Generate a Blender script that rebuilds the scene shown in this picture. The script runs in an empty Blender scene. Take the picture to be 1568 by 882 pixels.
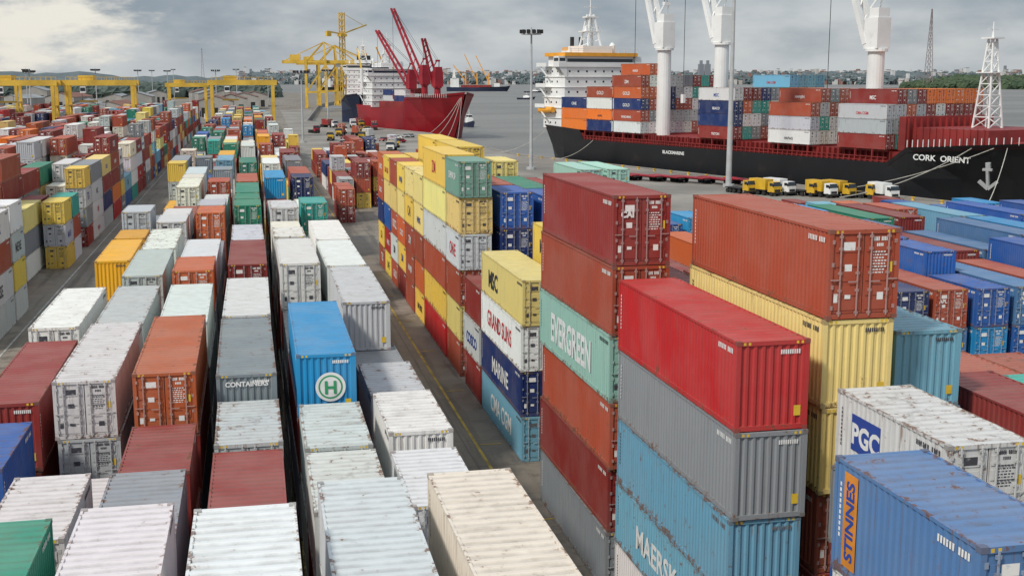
import bpy, math, random
from mathutils import Vector, Matrix
random.seed(7)
R=random.Random(11)
RL=random.Random(77)
scene=bpy.context.scene
col=scene.collection
# ------------------------------------------------------------------ helpers
class MB:
    def __init__(s): s.v=[];s.f=[];s.m=[]
    def quad(s,pts,m=0):
        b=len(s.v); s.v+= [tuple(p) for p in pts]; s.f.append(tuple(range(b,b+len(pts)))); s.m.append(m)
    def box(s,x0,x1,y0,y1,z0,z1,m=0):
        b=len(s.v)
        s.v+=[(x0,y0,z0),(x1,y0,z0),(x1,y1,z0),(x0,y1,z0),(x0,y0,z1),(x1,y0,z1),(x1,y1,z1),(x0,y1,z1)]
        for q in ((0,3,2,1),(4,5,6,7),(0,1,5,4),(1,2,6,5),(2,3,7,6),(3,0,4,7)):
            s.f.append(tuple(b+i for i in q)); s.m.append(m)
    def cyl(s,p,q,r1,r2=None,n=8,m=0):
        if r2 is None:r2=r1
        p=Vector(p);q=Vector(q);d=(q-p).normalized()
        a=Vector((0,0,1)) if abs(d.z)<.9 else Vector((1,0,0))
        u=d.cross(a).normalized();w=d.cross(u)
        b=len(s.v)
        for c,r in ((p,r1),(q,r2)):
            for i in range(n):
                t=2*math.pi*(i+.5)/n
                s.v.append(tuple(c+u*math.cos(t)*r+w*math.sin(t)*r))
        for i in range(n):
            j=(i+1)%n
            s.f.append((b+i,b+j,b+n+j,b+n+i));s.m.append(m)
        s.f.append(tuple(b+i for i in range(n))[::-1]);s.m.append(m)
        s.f.append(tuple(b+n+i for i in range(n)));s.m.append(m)
    def beam(s,p,q,w,m=0): s.cyl(p,q,w*.7071,None,4,m)
    def mesh(s,name,mats):
        me=bpy.data.meshes.new(name); me.from_pydata(s.v,[],s.f)
        for a in mats: me.materials.append(a)
        me.polygons.foreach_set('material_index',s.m); me.update(); return me
    def obj(s,name,mats,loc=(0,0,0),rz=0):
        o=bpy.data.objects.new(name,s.mesh(name,mats)); o.location=loc;o.rotation_euler=(0,0,rz); col.objects.link(o); return o

def nmat(name):
    m=bpy.data.materials.new(name);m.use_nodes=True
    nt=m.node_tree; b=nt.nodes['Principled BSDF']; return m,nt,b
class G:
    def __init__(s,nt): s.nt=nt
    def n(s,t,**k):
        x=s.nt.nodes.new(t)
        for a,b in k.items(): setattr(x,a,b)
        return x
    def l(s,a,b): s.nt.links.new(a,b)
    def math(s,op,a,b=None,c=None,clamp=False):
        x=s.n('ShaderNodeMath',operation=op);x.use_clamp=clamp
        for i,v in enumerate((a,b,c)):
            if v is None: continue
            if isinstance(v,(int,float)): x.inputs[i].default_value=v
            else: s.l(v,x.inputs[i])
        return x.outputs[0]
    def mr(s,v,a,b,c=0,d=1):
        x=s.n('ShaderNodeMapRange');x.interpolation_type='SMOOTHSTEP'
        s.l(v,x.inputs[0])
        for i,q in enumerate((a,b,c,d)):
            if isinstance(q,(int,float)): x.inputs[i+1].default_value=q
            else: s.l(q,x.inputs[i+1])
        return x.outputs[0]
    def mix(s,f,a,b,bt='MIX'):
        x=s.n('ShaderNodeMix',data_type='RGBA',blend_type=bt)
        for k,v in ((0,f),(6,a),(7,b)):
            if isinstance(v,(int,float)): x.inputs[k].default_value=v
            elif isinstance(v,tuple): x.inputs[k].default_value=(*v,1) if len(v)==3 else v
            else: s.l(v,x.inputs[k])
        return x.outputs[2]
    def noise(s,vec,sc,det=4,ro=.55):
        x=s.n('ShaderNodeTexNoise');x.inputs['Scale'].default_value=sc;x.inputs['Detail'].default_value=det;x.inputs['Roughness'].default_value=ro
        s.l(vec,x.inputs['Vector']);return x.outputs['Fac']
    def vm(s,op,a,b):
        x=s.n('ShaderNodeVectorMath',operation=op)
        for i,v in enumerate((a,b)):
            if isinstance(v,tuple): x.inputs[i].default_value=v
            else: s.l(v,x.inputs[i])
        return x.outputs[0]
def simple(name,c,rough=.6,var=.25,sc=.6,metal=0,dirt=(.12,.09,.07)):
    m,nt,b=nmat(name);g=G(nt)
    tc=g.n('ShaderNodeTexCoord').outputs['Object']
    n=g.noise(tc,sc,6); n2=g.noise(tc,sc*6,4)
    c1=g.mix(g.mr(n,.3,.7),tuple(x*(1-var) for x in c),c)
    c2=g.mix(g.math('MULTIPLY',g.mr(n2,.55,.8),var),c1,dirt)
    g.l(c2,b.inputs['Base Color']);b.inputs['Roughness'].default_value=rough;b.inputs['Metallic'].default_value=metal
    return m

# ------------------------------------------------------------------ container materials (object colour alpha = weathering)
def paint():
    m,nt,b=nmat('container_paint');g=G(nt)
    oi=g.n('ShaderNodeObjectInfo');rnd=oi.outputs['Random'];wea=oi.outputs['Alpha']
    tco=g.n('ShaderNodeTexCoord').outputs['Object']
    off=g.math('MULTIPLY',rnd,97.)
    cx=g.n('ShaderNodeCombineXYZ');g.l(off,cx.inputs[0]);g.l(off,cx.inputs[1]);g.l(g.math('MULTIPLY',rnd,31.),cx.inputs[2])
    v=g.vm('ADD',tco,cx.outputs[0])
    sp=g.n('ShaderNodeSeparateXYZ');g.l(tco,sp.inputs[0])
    ge=g.n('ShaderNodeNewGeometry');sn=g.n('ShaderNodeSeparateXYZ');g.l(ge.outputs['Normal'],sn.inputs[0])
    roof=g.mr(sn.outputs[2],.5,.8); ax=g.math('ABSOLUTE',sp.outputs[0]);side=g.math('SUBTRACT',1.,roof)
    base=oi.outputs['Color']
    big=g.noise(v,.45,4); mid=g.noise(v,1.7,7,.62); fine=g.noise(v,9,5,.6); spot=g.noise(v,3.4,8,.68)
    c=g.mix(g.mr(big,.35,.68),base,g.mix(.08,base,(.42,.40,.36)))
    rf=g.math('MULTIPLY',roof,g.mr(big,.3,.7,.25,.85))
    c=g.mix(rf,c,g.mix(.15,base,(.60,.52,.44)))
    tv=g.noise(g.vm('MULTIPLY',v,(.35,2.6,1.)),1.2,6,.65)
    c=g.mix(g.math('MULTIPLY',g.math('MULTIPLY',roof,g.mr(tv,.50,.70)),g.mr(wea,0,1,.12,.55)),c,g.mix(.5,c,(.16,.12,.09)))
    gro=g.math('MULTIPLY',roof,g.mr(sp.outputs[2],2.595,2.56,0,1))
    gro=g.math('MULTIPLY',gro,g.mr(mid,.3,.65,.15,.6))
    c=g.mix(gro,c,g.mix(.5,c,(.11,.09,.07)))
    sn2=g.noise(g.vm('MULTIPLY',v,(5.,5.,.35)),1.3,5,.6)
    c=g.mix(g.math('MULTIPLY',g.math('MULTIPLY',side,g.mr(sn2,.5,.75)),.38),c,g.mix(.5,c,(.10,.075,.055)))
    sn3=g.noise(g.vm('MULTIPLY',v,(9.,9.,.5)),1.,6,.6)
    top=g.mr(sp.outputs[2],.9,2.5,.15,1)
    c=g.mix(g.math('MULTIPLY',g.math('MULTIPLY',side,g.mr(sn3,.57,.69)),g.math('MULTIPLY',top,g.mr(wea,.1,1,.05,.8))),c,(.17,.085,.045))
    stn=g.noise(v,.6,7,.72)
    c=g.mix(g.math('MULTIPLY',g.math('MULTIPLY',roof,g.mr(stn,.56,.66)),g.mr(wea,.4,1.,0,.8)),c,g.mix(.7,c,(.12,.095,.08)))
    amt=g.math('MULTIPLY',g.math('POWER',wea,1.4),.11)
    edge=g.math('MULTIPLY',roof,g.mr(ax,.98,1.21,-.01,.12))
    e2=g.math('MULTIPLY',side,g.mr(sp.outputs[2],.45,0,-.045,.115))
    e3=g.math('MULTIPLY',side,g.mr(sp.outputs[2],2.40,2.6,0,.09))
    mm=g.math('ADD',g.math('MULTIPLY',mid,.5),g.math('MULTIPLY',spot,.5))
    tot=g.math('ADD',g.math('ADD',g.math('ADD',mm,amt),edge),g.math('ADD',e2,e3))
    tot=g.math('ADD',tot,g.math('MULTIPLY',g.math('SUBTRACT',fine,.5),.22))
    halo=g.mr(tot,.61,.70);rust=g.mr(tot,.67,.735)
    rc=g.mix(fine,(.06,.027,.016),(.22,.10,.05))
    c=g.mix(g.math('MULTIPLY',halo,.16),c,(.24,.13,.07))
    c=g.mix(g.math('MULTIPLY',rust,.8),c,rc)
    c=g.mix(g.math('MULTIPLY',g.mr(fine,.58,.75),.14),c,(.09,.08,.07))
    g.l(c,b.inputs['Base Color'])
    g.l(g.mr(rust,0,1,.5,.85),b.inputs['Roughness'])
    b.inputs['Specular IOR Level'].default_value=.35
    return m
def tinted(name,mixc,f,rough=.5):
    m,nt,b=nmat(name);g=G(nt);oi=g.n('ShaderNodeObjectInfo')
    tc=g.n('ShaderNodeTexCoord').outputs['Object']
    c=g.mix(f,oi.outputs['Color'],mixc); c=g.mix(g.mr(g.noise(tc,7,4),.55,.75,0,.55),c,(.1,.05,.03))
    g.l(c,b.inputs['Base Color']);b.inputs['Roughness'].default_value=rough;return m
def marking():
    m,nt,b=nmat('container_marking');g=G(nt);oi=g.n('ShaderNodeObjectInfo')
    bw=g.n('ShaderNodeRGBToBW');g.l(oi.outputs['Color'],bw.inputs[0])
    tc=g.n('ShaderNodeTexCoord').outputs['Object']
    c=g.mix(g.mr(bw.outputs[0],.26,.3),(.76,.75,.72),(.05,.05,.06))
    c=g.mix(g.mr(g.noise(tc,6,5),.52,.75,0,.5),c,oi.outputs['Color'])
    g.l(c,b.inputs['Base Color']);b.inputs['Roughness'].default_value=.6;return m
MP=paint();MH=tinted('lock_rod_steel',(.38,.38,.37),.5);MM=marking()
MG=simple('door_gasket',(.025,.025,.025),.7);MS=simple('sticker_yellow',(.75,.5,.04),.6);MCST=tinted('corner_casting',(.13,.09,.07),.6,.7)
CM=[MP,MH,MM,MG,MS,MCST]

def container_mesh(L,name):
    b=MB();W=2.438;H=2.6;hw=W/2;hl=L/2
    def profile(a0,a1,per):
        n=max(1,round((a1-a0)/per));p=(a1-a0)/n;o=[]
        for i in range(n):
            s=a0+i*p
            o+= [(s,1),(s+.30*p,1),(s+.48*p,0),(s+.82*p,0)]
        o.append((a1,1));return o
    D=.045
    pr=profile(-hl+.15,hl-.15,.28)
    for sgn in (-1,1):
        for (a,oa),(c,oc) in zip(pr[:-1],pr[1:]):
            xa=sgn*(hw-.022-(0 if oa else D));xc=sgn*(hw-.022-(0 if oc else D))
            q=[(xa,a,.15),(xc,c,.15),(xc,c,H-.07),(xa,a,H-.07)]
            if sgn<0:q=q[::-1]
            b.quad(q,0)
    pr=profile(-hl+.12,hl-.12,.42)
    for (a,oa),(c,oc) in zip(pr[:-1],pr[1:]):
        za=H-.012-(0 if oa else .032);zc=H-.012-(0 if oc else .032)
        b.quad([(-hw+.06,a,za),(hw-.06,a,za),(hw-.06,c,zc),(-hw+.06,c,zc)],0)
    pr=profile(-hw+.14,hw-.14,.27)
    for (a,oa),(c,oc) in zip(pr[:-1],pr[1:]):
        ya=hl-.03-(0 if oa else .05);yc=hl-.03-(0 if oc else .05)
        b.quad([(c,yc,.15),(a,ya,.15),(a,ya,H-.1),(c,yc,H-.1)],0)
    for sx in (-1,1):
        x0,x1=sorted((sx*(hw-.005),sx*(hw-.075)))
        b.box(x0,x1,-hl+.15,hl-.15,H-.085,H-.008,0)
        b.box(x0,x1,-hl+.15,hl-.15,.02,.165,0)
        xa,xb=sorted((sx*(hw-.004),sx*(hw-.15)))
        for sy in (-1,1):
            ya,yb=sorted((sy*(hl-.006),sy*(hl-.15)))
            b.box(xa,xb,ya,yb,.115,H-.115,0)
            xc,xd=sorted((sx*(hw+.006),sx*(hw-.17)));yc,yd=sorted((sy*(hl+.006),sy*(hl-.18)))
            b.box(xc,xd,yc,yd,0,.118,5);b.box(xc,xd,yc,yd,H-.118,H+.005,5)
    for sy in (-1,1):
        ya,yb=sorted((sy*(hl-.009),sy*(hl-.12)))
        b.box(-hw+.15,hw-.15,ya,yb,.02,.16,0);b.box(-hw+.15,hw-.15,ya,yb,H-.13,H-.006,0)
        for sx in (-1,1):
            for k in range(2):
                xa,xb=sorted((sx*(hw-.22-.16*k),sx*(hw-.30-.16*k)));yq=sy*(hl-.005)
                q=[(xa,yq,H-.11),(xb,yq,H-.11),(xb,yq,H-.03),(xa,yq,H-.03)]
                b.quad(q if sy<0 else q[::-1],4)
    b.quad([(-hw+.05,-hl+.1,.03),(-hw+.05,hl-.1,.03),(hw-.05,hl-.1,.03),(hw-.05,-hl+.1,.03)],3)
    yd=-hl+.075
    b.box(-hw+.15,hw-.15,yd,yd+.05,.16,H-.13,3)
    for sx in (-1,1):
        xa,xb=sorted((sx*.018,sx*(hw-.165)))
        b.box(xa,xb,yd-.02,yd,.18,H-.15,0)
        nz=5
        for i in range(nz):
            z0=.27+i*(H-.5)/nz;b.box(xa+.07,xb-.07,yd-.043,yd-.02,z0,z0+(H-.5)/nz-.13,0)
        for k,xr in enumerate((.22,.82)):
            x=sx*xr
            b.cyl((x,yd-.085,.10),(x,yd-.085,H-.08),.03,None,6,1)
            for z in (.20,.85,1.35,2.05,H-.2): b.box(x-.06,x+.06,yd-.10,yd-.043,z-.04,z+.04,1)
            b.box(min(x,x+sx*.33),max(x,x+sx*.33),yd-.115,yd-.09,1.08+.06*k,1.12+.06*k,1)
        for z in (.35,.95,1.6,2.25): b.box(*sorted((sx*(hw-.19),sx*(hw-.10))),-hl-.004,-hl+.03,z-.06,z+.06,1)
    def dash(x,z,w,h,m=2,y=yd-.047): b.quad([(x,y,z),(x+w,y,z),(x+w,y,z+h),(x,y,z+h)],m)
    rr=random.Random(3)
    for i in range(9):
        if i!=4: dash(.30+i*.055,2.26,.04,.12)
    for i in range(4): dash(.42+i*.06,2.10,.045,.09)
    for r in range(8):
        x=.30
        while x<.70:
            w=rr.uniform(.03,.1);dash(x,1.92-r*.085,w,.04);x+=w+.03
    dash(-.72,2.0,.4,.24);dash(-.66,1.4,.25,.2);dash(.5,.55,.22,.22,2);dash(.9,1.35,.09,.3,4);dash(-.62,.6,.2,.12);dash(-1.0,.5,.14,.26,2)
    for i in range(9): b.quad([(-.25-i*.075,hl-.027,2.2),(-.30-i*.075,hl-.027,2.2),(-.30-i*.075,hl-.027,2.33),(-.25-i*.075,hl-.027,2.33)],2)
    b.quad([(-.75,hl-.026,.4),(-.98,hl-.026,.4),(-.98,hl-.026,.7),(-.75,hl-.026,.7)],4)
    for sgn in (-1,1):
        x=sgn*(hw-.017)
        for i in range(11):
            if i in (4,):continue
            y=-sgn*(-hl+.45+i*.11) 
            a,c=(y,y+sgn*.07) 
            b.quad([(x,a,2.2),(x,c,2.2),(x,c,2.35),(x,a,2.35)],2)
        for i in range(10):
            z=2.0-i*.13;y=sgn*(-hl+.32)
            b.quad([(x,y-.04,z),(x,y+.04,z),(x,y+.04,z+.09),(x,y-.04,z+.09)],2)
    return b.mesh(name,CM)
ME={40:container_mesh(12.19,'container_long'),20:container_mesh(6.06,'container_short')}
LEN={40:12.19,20:6.06}
K=dict(white=(.71,.71,.685),cream=(.73,.68,.57),ltgrey=(.50,.53,.54),icy=(.58,.63,.66),grey=(.23,.255,.275),dgrey=(.12,.14,.16),maroon=(.24,.025,.022),
 brown=(.37,.07,.034),red=(.42,.014,.016),orange=(.74,.18,.025),dorange=(.52,.11,.03),yellow=(.80,.54,.09),pyellow=(.80,.61,.22),
 gold=(.78,.37,.02),blue=(.016,.10,.36),navy=(.010,.030,.13),sky=(.015,.27,.55),ltblue=(.16,.38,.50),green=(.015,.22,.14),sage=(.17,.36,.27),
 teal=(.02,.35,.29),mint=(.33,.55,.47),steel=(.07,.17,.35))
PAL_GEN=['white']*5+['ltgrey']*4+['grey']*2+['maroon']*4+['brown']*4+['red','orange','dorange','yellow','pyellow','gold','blue','blue','navy','sky','green','teal','ltblue','cream','cream']
PAL_L=['maroon']*5+['brown']*5+['white']*4+['ltgrey']*3+['grey','yellow','pyellow','navy','blue','dorange','red','orange','teal','ltblue','green','cream']
PAL_Y=['pyellow','yellow','yellow','brown','brown','maroon','ltgrey','dorange','red','white','pyellow','brown']
PAL_B=['blue','blue','blue','steel','sky','blue','steel','maroon','navy','ltblue','sky','white','brown','green']
FLIP={}
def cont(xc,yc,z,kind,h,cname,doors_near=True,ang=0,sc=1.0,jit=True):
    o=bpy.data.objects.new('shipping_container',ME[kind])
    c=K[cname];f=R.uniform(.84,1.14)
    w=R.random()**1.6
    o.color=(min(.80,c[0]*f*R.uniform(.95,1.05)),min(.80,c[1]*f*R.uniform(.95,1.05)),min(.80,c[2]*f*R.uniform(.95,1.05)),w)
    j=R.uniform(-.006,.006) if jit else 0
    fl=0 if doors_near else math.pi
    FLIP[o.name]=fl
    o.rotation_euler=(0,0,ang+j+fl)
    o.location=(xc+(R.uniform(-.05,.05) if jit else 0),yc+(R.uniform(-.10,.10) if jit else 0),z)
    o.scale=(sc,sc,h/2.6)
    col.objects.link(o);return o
def wear(o,a): c=list(o.color);c[3]=a;o.color=c
def stack(x0,y0,kind,ztop,cols=(),doors=None,pal=PAL_GEN,hs=(),minz=0):
    n=max(1,round(ztop/2.68));out=[]
    z=ztop;rem=n
    for i in range(n):
        h=hs[i] if i<len(hs) else z/rem
        z-=h;rem-=1
        c=cols[i] if i<len(cols) else R.choice(pal)
        d=doors[i] if doors and i<len(doors) else (R.random()<.6)
        if z<-.3:break
        out.append(cont(x0+1.219,y0+LEN[kind]/2,max(z,0.0),kind,h-.012,c,d))
    return out
def attach(o,t):
    fl=FLIP[o.name];S=Matrix.Diagonal((*o.scale,1))
    t.parent=o;t.matrix_parent_inverse=(Matrix.Rotation(fl,4,'Z')@S).inverted()
def letter(o,text,side,size,c,dy=0,z=.8,sx=1.,bold=.0,out=0):
    cu=bpy.data.curves.new('lettering','FONT');cu.body=text;cu.size=size;cu.align_x='CENTER';cu.offset=bold;cu.extrude=.002
    cu.resolution_u=3
    cu.materials.append(LM[c])
    t=bpy.data.objects.new('lettering',cu);col.objects.link(t)
    hl=max(v.co.y for v in o.data.vertices)*o.scale[1]
    k=o.scale[0]
    if side=='L':
        t.rotation_euler=(math.pi/2,0,-math.pi/2);t.location=(-(1.203+out)*k,dy,z)
    elif side=='R':
        t.rotation_euler=(math.pi/2,0,math.pi/2);t.location=((1.203+out)*k,dy,z)
    else:
        t.rotation_euler=(math.pi/2,0,0);t.location=(dy,-hl-.012,z)
    t.scale=(sx,1,1)
    attach(o,t)
    return t
WORDS=['MSC','MAERSK','COSCO','HAPAG','CAI','OOCL','ONE','TEX','TRITON','LINE','GOLD','SEACO','ZIM','CMA CGM','HANJIN','YANG MING']
def autologo(o,side,p=.5):
    if RL.random()>p: return
    w=RL.choice(WORDS);lum=sum(o.color[:3])/3
    c='white' if lum<.33 else RL.choice(['black','blue','black','red'])
    long=max(v.co.y for v in o.data.vertices[:400])>4
    letter(o,w,side,RL.uniform(1.0,1.4) if long or len(w)<5 else .8,c,z=.85,sx=RL.uniform(.8,1.1),bold=.02,dy=RL.uniform(-1,1) if long else 0)
def fill(x0,ya,yb,zs,pal,p20=.3,gap=.05,logo=None,lim=0):
    y=ya
    while y<yb:
        if R.random()<gap: y+=6.5;continue
        k=20 if R.random()<p20 else 40
        s=stack(x0,y,k,R.choice(zs),pal=pal)
        if logo and y<lim:
            for q in s: autologo(q,logo,.45)
        y+=LEN[k]+.35
def panel(o,y0,y1,z0,z1,c,out=1.2):
    b=MB()
    b.quad([(-out,y1,z0),(-out,y0,z0),(-out,y0,z1),(-out,y1,z1)],0)
    t=b.obj('painted_panel',[LM[c]]);attach(o,t)
LM={'white':simple('lettering_white',(.78,.78,.76),.6,.15,2),'black':simple('lettering_black',(.03,.03,.035),.6,.1,2),
    'blue':simple('lettering_blue',(.02,.06,.30),.6,.1,2),'red':simple('lettering_red',(.5,.03,.04),.6,.1,2),'orange':simple('lettering_orange',(.72,.26,.03),.6,.25,2),'green':simple('lettering_green',(.03,.3,.12),.6,.1,2)}

# ------------------------------------------------------------------ main left block
C5,C4,C3,C2,C1,C0=4.7,1.5,-1.7,-4.9,-8.1,-11.3
D=True;N=False
a=stack(C5,21.1,40,10.5,['cream','ltgrey'],[N]);wear(a[0],.6)
a=stack(C5,36.9,20,8.2,['white','white'],[D]);wear(a[0],.4);a=stack(C5,43.6,20,8.7,['white','grey'],[N]);wear(a[0],.6)
stack(C5,50.3,20,8.4,['ltgrey','maroon']);stack(C5,56.8,20,7.8,['grey'])
stack(4.35,61.6,40,10.4,['ltgrey','grey','white'],[N,D,D])
stack(4.35,74.4,40,10.4,['white','ltgrey'],[D]);stack(4.35,87.0,40,10.4,['white','green'],[D])
stack(4.4,100.5,20,8.2,['ltgrey']);stack(4.4,113.5,20,10.4,['teal','teal','ltgrey'],[D,D,D]);stack(4.4,120,40,9,['white'],[D])
a=stack(C4,21.3,40,10.4,['icy','white'],[D]);wear(a[0],.45)
a=stack(C4,35.4,20,8.8,['white','maroon']);wear(a[0],.75);a=stack(C4,42.3,20,8.7,['ltgrey','white'],[D,D]);wear(a[0],.75)
bl=stack(C4,48.9,40,10.6,['sky','maroon','ltgrey'],[N,D,D]);wear(bl[0],.35)
stack(C4,61.7,40,7.8,['grey']);stack(C4,74.5,40,10.6,['white','maroon','grey'],[D,D,D],hs=(2.9,))
stack(C4,87.6,20,9.6,['white'],[D]);stack(C4,94.2,20,9.8,['white','white'],[D]);stack(C4,101,20,9.5,['cream']);stack(C4,108,20,10.6,['white','ltgrey','white'],[D,D,D]);stack(C4,115,40,9.4,['white'])
a=stack(C3,17.0,40,11.4,['white','white'],[D]);wear(a[0],.5)
stack(C3,30.6,40,8.6,['maroon','brown']);a=stack(C3,43.1,20,8.8,['ltgrey','white'],[D,D]);wear(a[0],.9)
g1=stack(C3,49.5,40,9.8,['grey','grey','maroon'],[N,D,D]);a=stack(C3,62.3,40,9.8,['white','white','grey'],[D,D]);wear(a[0],.3)
stack(C3,77.4,40,10.2,['maroon','white','grey'],[D]);stack(C3,90.5,40,9.8,['ltgrey','maroon'],[D])
stack(C3,104,20,7.8,['grey']);stack(C3,112.5,20,10.4,['green','green','maroon'],[D,D,D]);stack(C3,119,20,10.4,['green','dorange'],[D]);stack(C3,126,40,10.4,['green','green'],[D])
a=stack(C2,21.0,40,10.2,['white','grey'],[D]);wear(a[0],.45)
a=stack(C2,34.4,20,8.8,['grey','ltgrey'],[D,D]);wear(a[0],.6);stack(C2,41.9,20,8.3,['maroon','maroon'],[N,D])
a=stack(C2,48.7,40,10.2,['dorange','maroon','grey'],[D,N,D]);wear(a[0],.6);stack(C2,62.0,40,9.6,['white','grey'],[D,D])
stack(C2,74.9,20,10.3,['dorange','grey'],[D,D]);stack(C2,81.6,40,9.8,['white','white'],[D]);stack(C2,94.5,40,8.0,['grey'])
stack(C2,107.8,20,10.3,['dorange','brown','grey'],[D,D,D]);stack(C2,114.6,20,10.3,['ltgrey'],[D]);stack(C2,121,40,9.6,['white','white'])
stack(C1,21.3,40,9.9,['green','green'],[N])
a=stack(C1,35.4,20,8.6,['white','white'],[D]);wear(a[0],.7);stack(C1,42.2,20,6.2,['white'])
a=stack(C1,50.0,40,9.7,['white','ltgrey','grey'],[D,D,D]);wear(a[0],.7);a=stack(C1,63.3,40,9.4,['ltgrey','white'],[D]);wear(a[0],.55);stack(C1,77.3,40,9.7,['ltgrey','white'],[D,D])
stack(C1,90.6,40,9.6,['white','grey'],[D]);stack(C1,106,20,9.8,['white','white'],[D,D]);stack(C1,113,20,9.6,['white'],[D]);stack(C1,120,40,8.5)
stack(C0,24,40,8.2,['blue']);stack(C0,43.0,20,8.4,['blue','blue','grey'],[N,N]);stack(C0,50.6,40,8.8,['maroon','maroon','white'],[N,N])  # nearest stack is out of view, added for the shadows it casts
a=stack(C0,63.7,40,9.3,['white','white'],[D,D]);wear(a[0],.6);stack(C0,77,20,5.2,['grey'])
stack(C0,90.5,40,8.8,['gold','gold','ltgrey'],[N,N]);stack(C0,103.5,20,8.8,['gold','white']);stack(C0,111,20,10.2,['ltgrey','ltgrey','white'],[D,D,D]);stack(C0,118,40,7.8)
for i,x in enumerate((C0,C1,C2,C3,C4,C5)):
    fill(x,133+R.uniform(-1,3),560,[2.6,5.2,7.8,7.8,10.3,10.3,10.3] if i<5 else [5.2,7.8,10.3,7.8],PAL_GEN,.45,.10)
def disc(o,dx,z,r,mat,y):
    b=MB();n=32
    b.quad([(math.cos(2*math.pi*i/n)*r,0,math.sin(2*math.pi*i/n)*r) for i in range(n)],0)
    q=b.obj('round_logo',[mat],(dx,-6.095-y,z))
    attach(o,q)
disc(bl[0],.15,1.25,.62,LM['white'],.012);disc(bl[0],.15,1.25,.50,LM['green'],.018);disc(bl[0],.15,1.25,.43,LM['white'],.024)
letter(bl[0],'H','F',.75,'green',dy=.15,z=.98,bold=.02).location.y-=.03
letter(g1[0],'CONTAINERS','F',.28,'white',z=1.95,bold=.01)

# ------------------------------------------------------------------ block across the left road
BX=[-23.74-3.0*i for i in range(5)]
s=stack(BX[0],102,40,10.4,['white','brown','white'],[D,D,D]);letter(s[0],'MAERSK','R',1.2,'blue',z=.8,bold=.03);letter(s[2],'ASSE','R',1.4,'black',z=.7,bold=.03)
s=stack(BX[0],115,20,10.6,['white','ltgrey'],[D,D]);letter(s[1],'MERE','R',1.2,'black',z=.8,bold=.02)
s=stack(BX[0],147,20,7.8,['yellow','ltgrey','yellow'],[D,D,D]);letter(s[1],'MAEU','R',1.0,'blue',z=.8,bold=.02);s=stack(BX[0],153.5,20,7.8,['teal','brown','white'],[D])
fill(BX[0],166,560,[5.2,7.8,10.3,10.3,12.9],PAL_L,.35,.05,'R',330)
for i in range(1,5):
    fill(BX[i],100 if i<3 else 96,560,[7.8,7.8,10.3,10.3,12.9] if i>1 else [7.8,10.3,5.2],PAL_L,.35,.04)
for bx,ya in ((-42.5,165),(-67.5,215),(-93,275),(-120,330)):
    for i in range(6):
        fill(bx-3.0*i,ya+R.uniform(0,8),620,[7.8,7.8,10.3,10.3,5.2],PAL_L,.15,.05)

# ------------------------------------------------------------------ right of the central road
RX=[14.4+3.05*i for i in range(6)]
ev=stack(14.2,46.7,40,17.1,['maroon','brown','mint','brown','maroon','grey'],[D,D,D,D,D,D],hs=(2.9,2.9,2.85,2.85,2.8))
ev[2].color=(.27,.47,.40,.55)
for q,w_ in zip(ev,(.35,.45,.5,.8,.5,.6)): wear(q,w_)
letter(ev[2],'EVERGREEN','L',1.9,'white',dy=.3,z=.66,sx=.70,bold=.055)
letter(ev[0],'CAI','F',.34,'white',dy=-.62,z=2.0,bold=.02)
fr=stack(14.4,34.1,40,13.75,['red','grey','ltblue','ltblue','white'],[N,N,N,D,D],hs=(2.9,2.88,2.75))
for q,w_ in zip(fr,(.45,.40,.9,1.,.5)): wear(q,w_)
letter(fr[3],'MAERSK','L',1.3,'white',dy=1,z=.8,bold=.03)
br=stack(17.7,34.8,40,17.05,['brown','pyellow','pyellow','brown','maroon'],[D,N,N,D,D],hs=(2.9,2.9,2.9))
for q,w_ in zip(br,(.4,.6,.75,.85,.5)): wear(q,w_)
s1=stack(14.6,65.3,40,10.6,['pyellow','white','navy','ltblue'],[D,D,D,D])
letter(s1[0],'MSC','L',1.5,'black',dy=2.4,z=.7,bold=.05);letter(s1[1],'GRAND SUNS','L',1.4,'red',dy=.3,z=.85,sx=.85,bold=.03);letter(s1[2],'MARINE','L',1.4,'white',z=.7,sx=1.,bold=.03);letter(s1[3],'CMA CGM','L',1.5,'white',z=.75,sx=.9,bold=.03)
s2=stack(14.6,78.1,20,7.9,['maroon','ltgrey','maroon'],[D,D,D]);letter(s2[1],'COSCO','L',1.1,'blue',z=.8,bold=.03)
s3=stack(14.6,86,20,15.9,['sage','pyellow','ltgrey','brown','pyellow','brown'],[D,D,D,D])
letter(s3[2],'ONE','L',1.3,'red',z=.8,bold=.03);letter(s3[0],'CHINA SH','L',.7,'white',z=1.2,bold=.01)
yy=[(92.6,40,16.0,['yellow','pyellow','white','brown','yellow','red']),(105.2,20,13.4,['pyellow','pyellow','brown','dorange','yellow']),(111.6,20,13.4,['pyellow','yellow','brown','brown','brown']),
 (118.0,20,13.4,['yellow','pyellow','dorange','yellow','maroon']),(124.4,20,13.4,['brown','pyellow','brown','white','brown']),(130.8,20,13.4,['yellow','pyellow','blue','red','yellow']),(137.2,20,13.4,['dorange','brown','navy','yellow','brown'])]
for y,k,z,c in yy:
    s=stack(14.6,y,k,z,c)
    for q in s[:5]: autologo(q,'L',.65)
stack(17.7,86,20,13.6,['blue','navy','blue','yellow'],[D,D,D])
stack(17.7,92.6,40,13.6,['brown','blue']);stack(17.7,105.2,40,15.9,['yellow','yellow'],[D]);stack(17.7,118,40,15.9,['yellow','yellow'],[D])
stack(17.7,130.8,40,13.2,['yellow'])
stack(20.8,86,20,13.3,['blue','navy']);stack(20.8,92.6,40,13.3,['green']);stack(20.8,105.5,20,14.6,['pyellow','ltgrey'],[D]);fill(20.8,112,148,[10.3,12.9],PAL_Y,.4)
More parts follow.
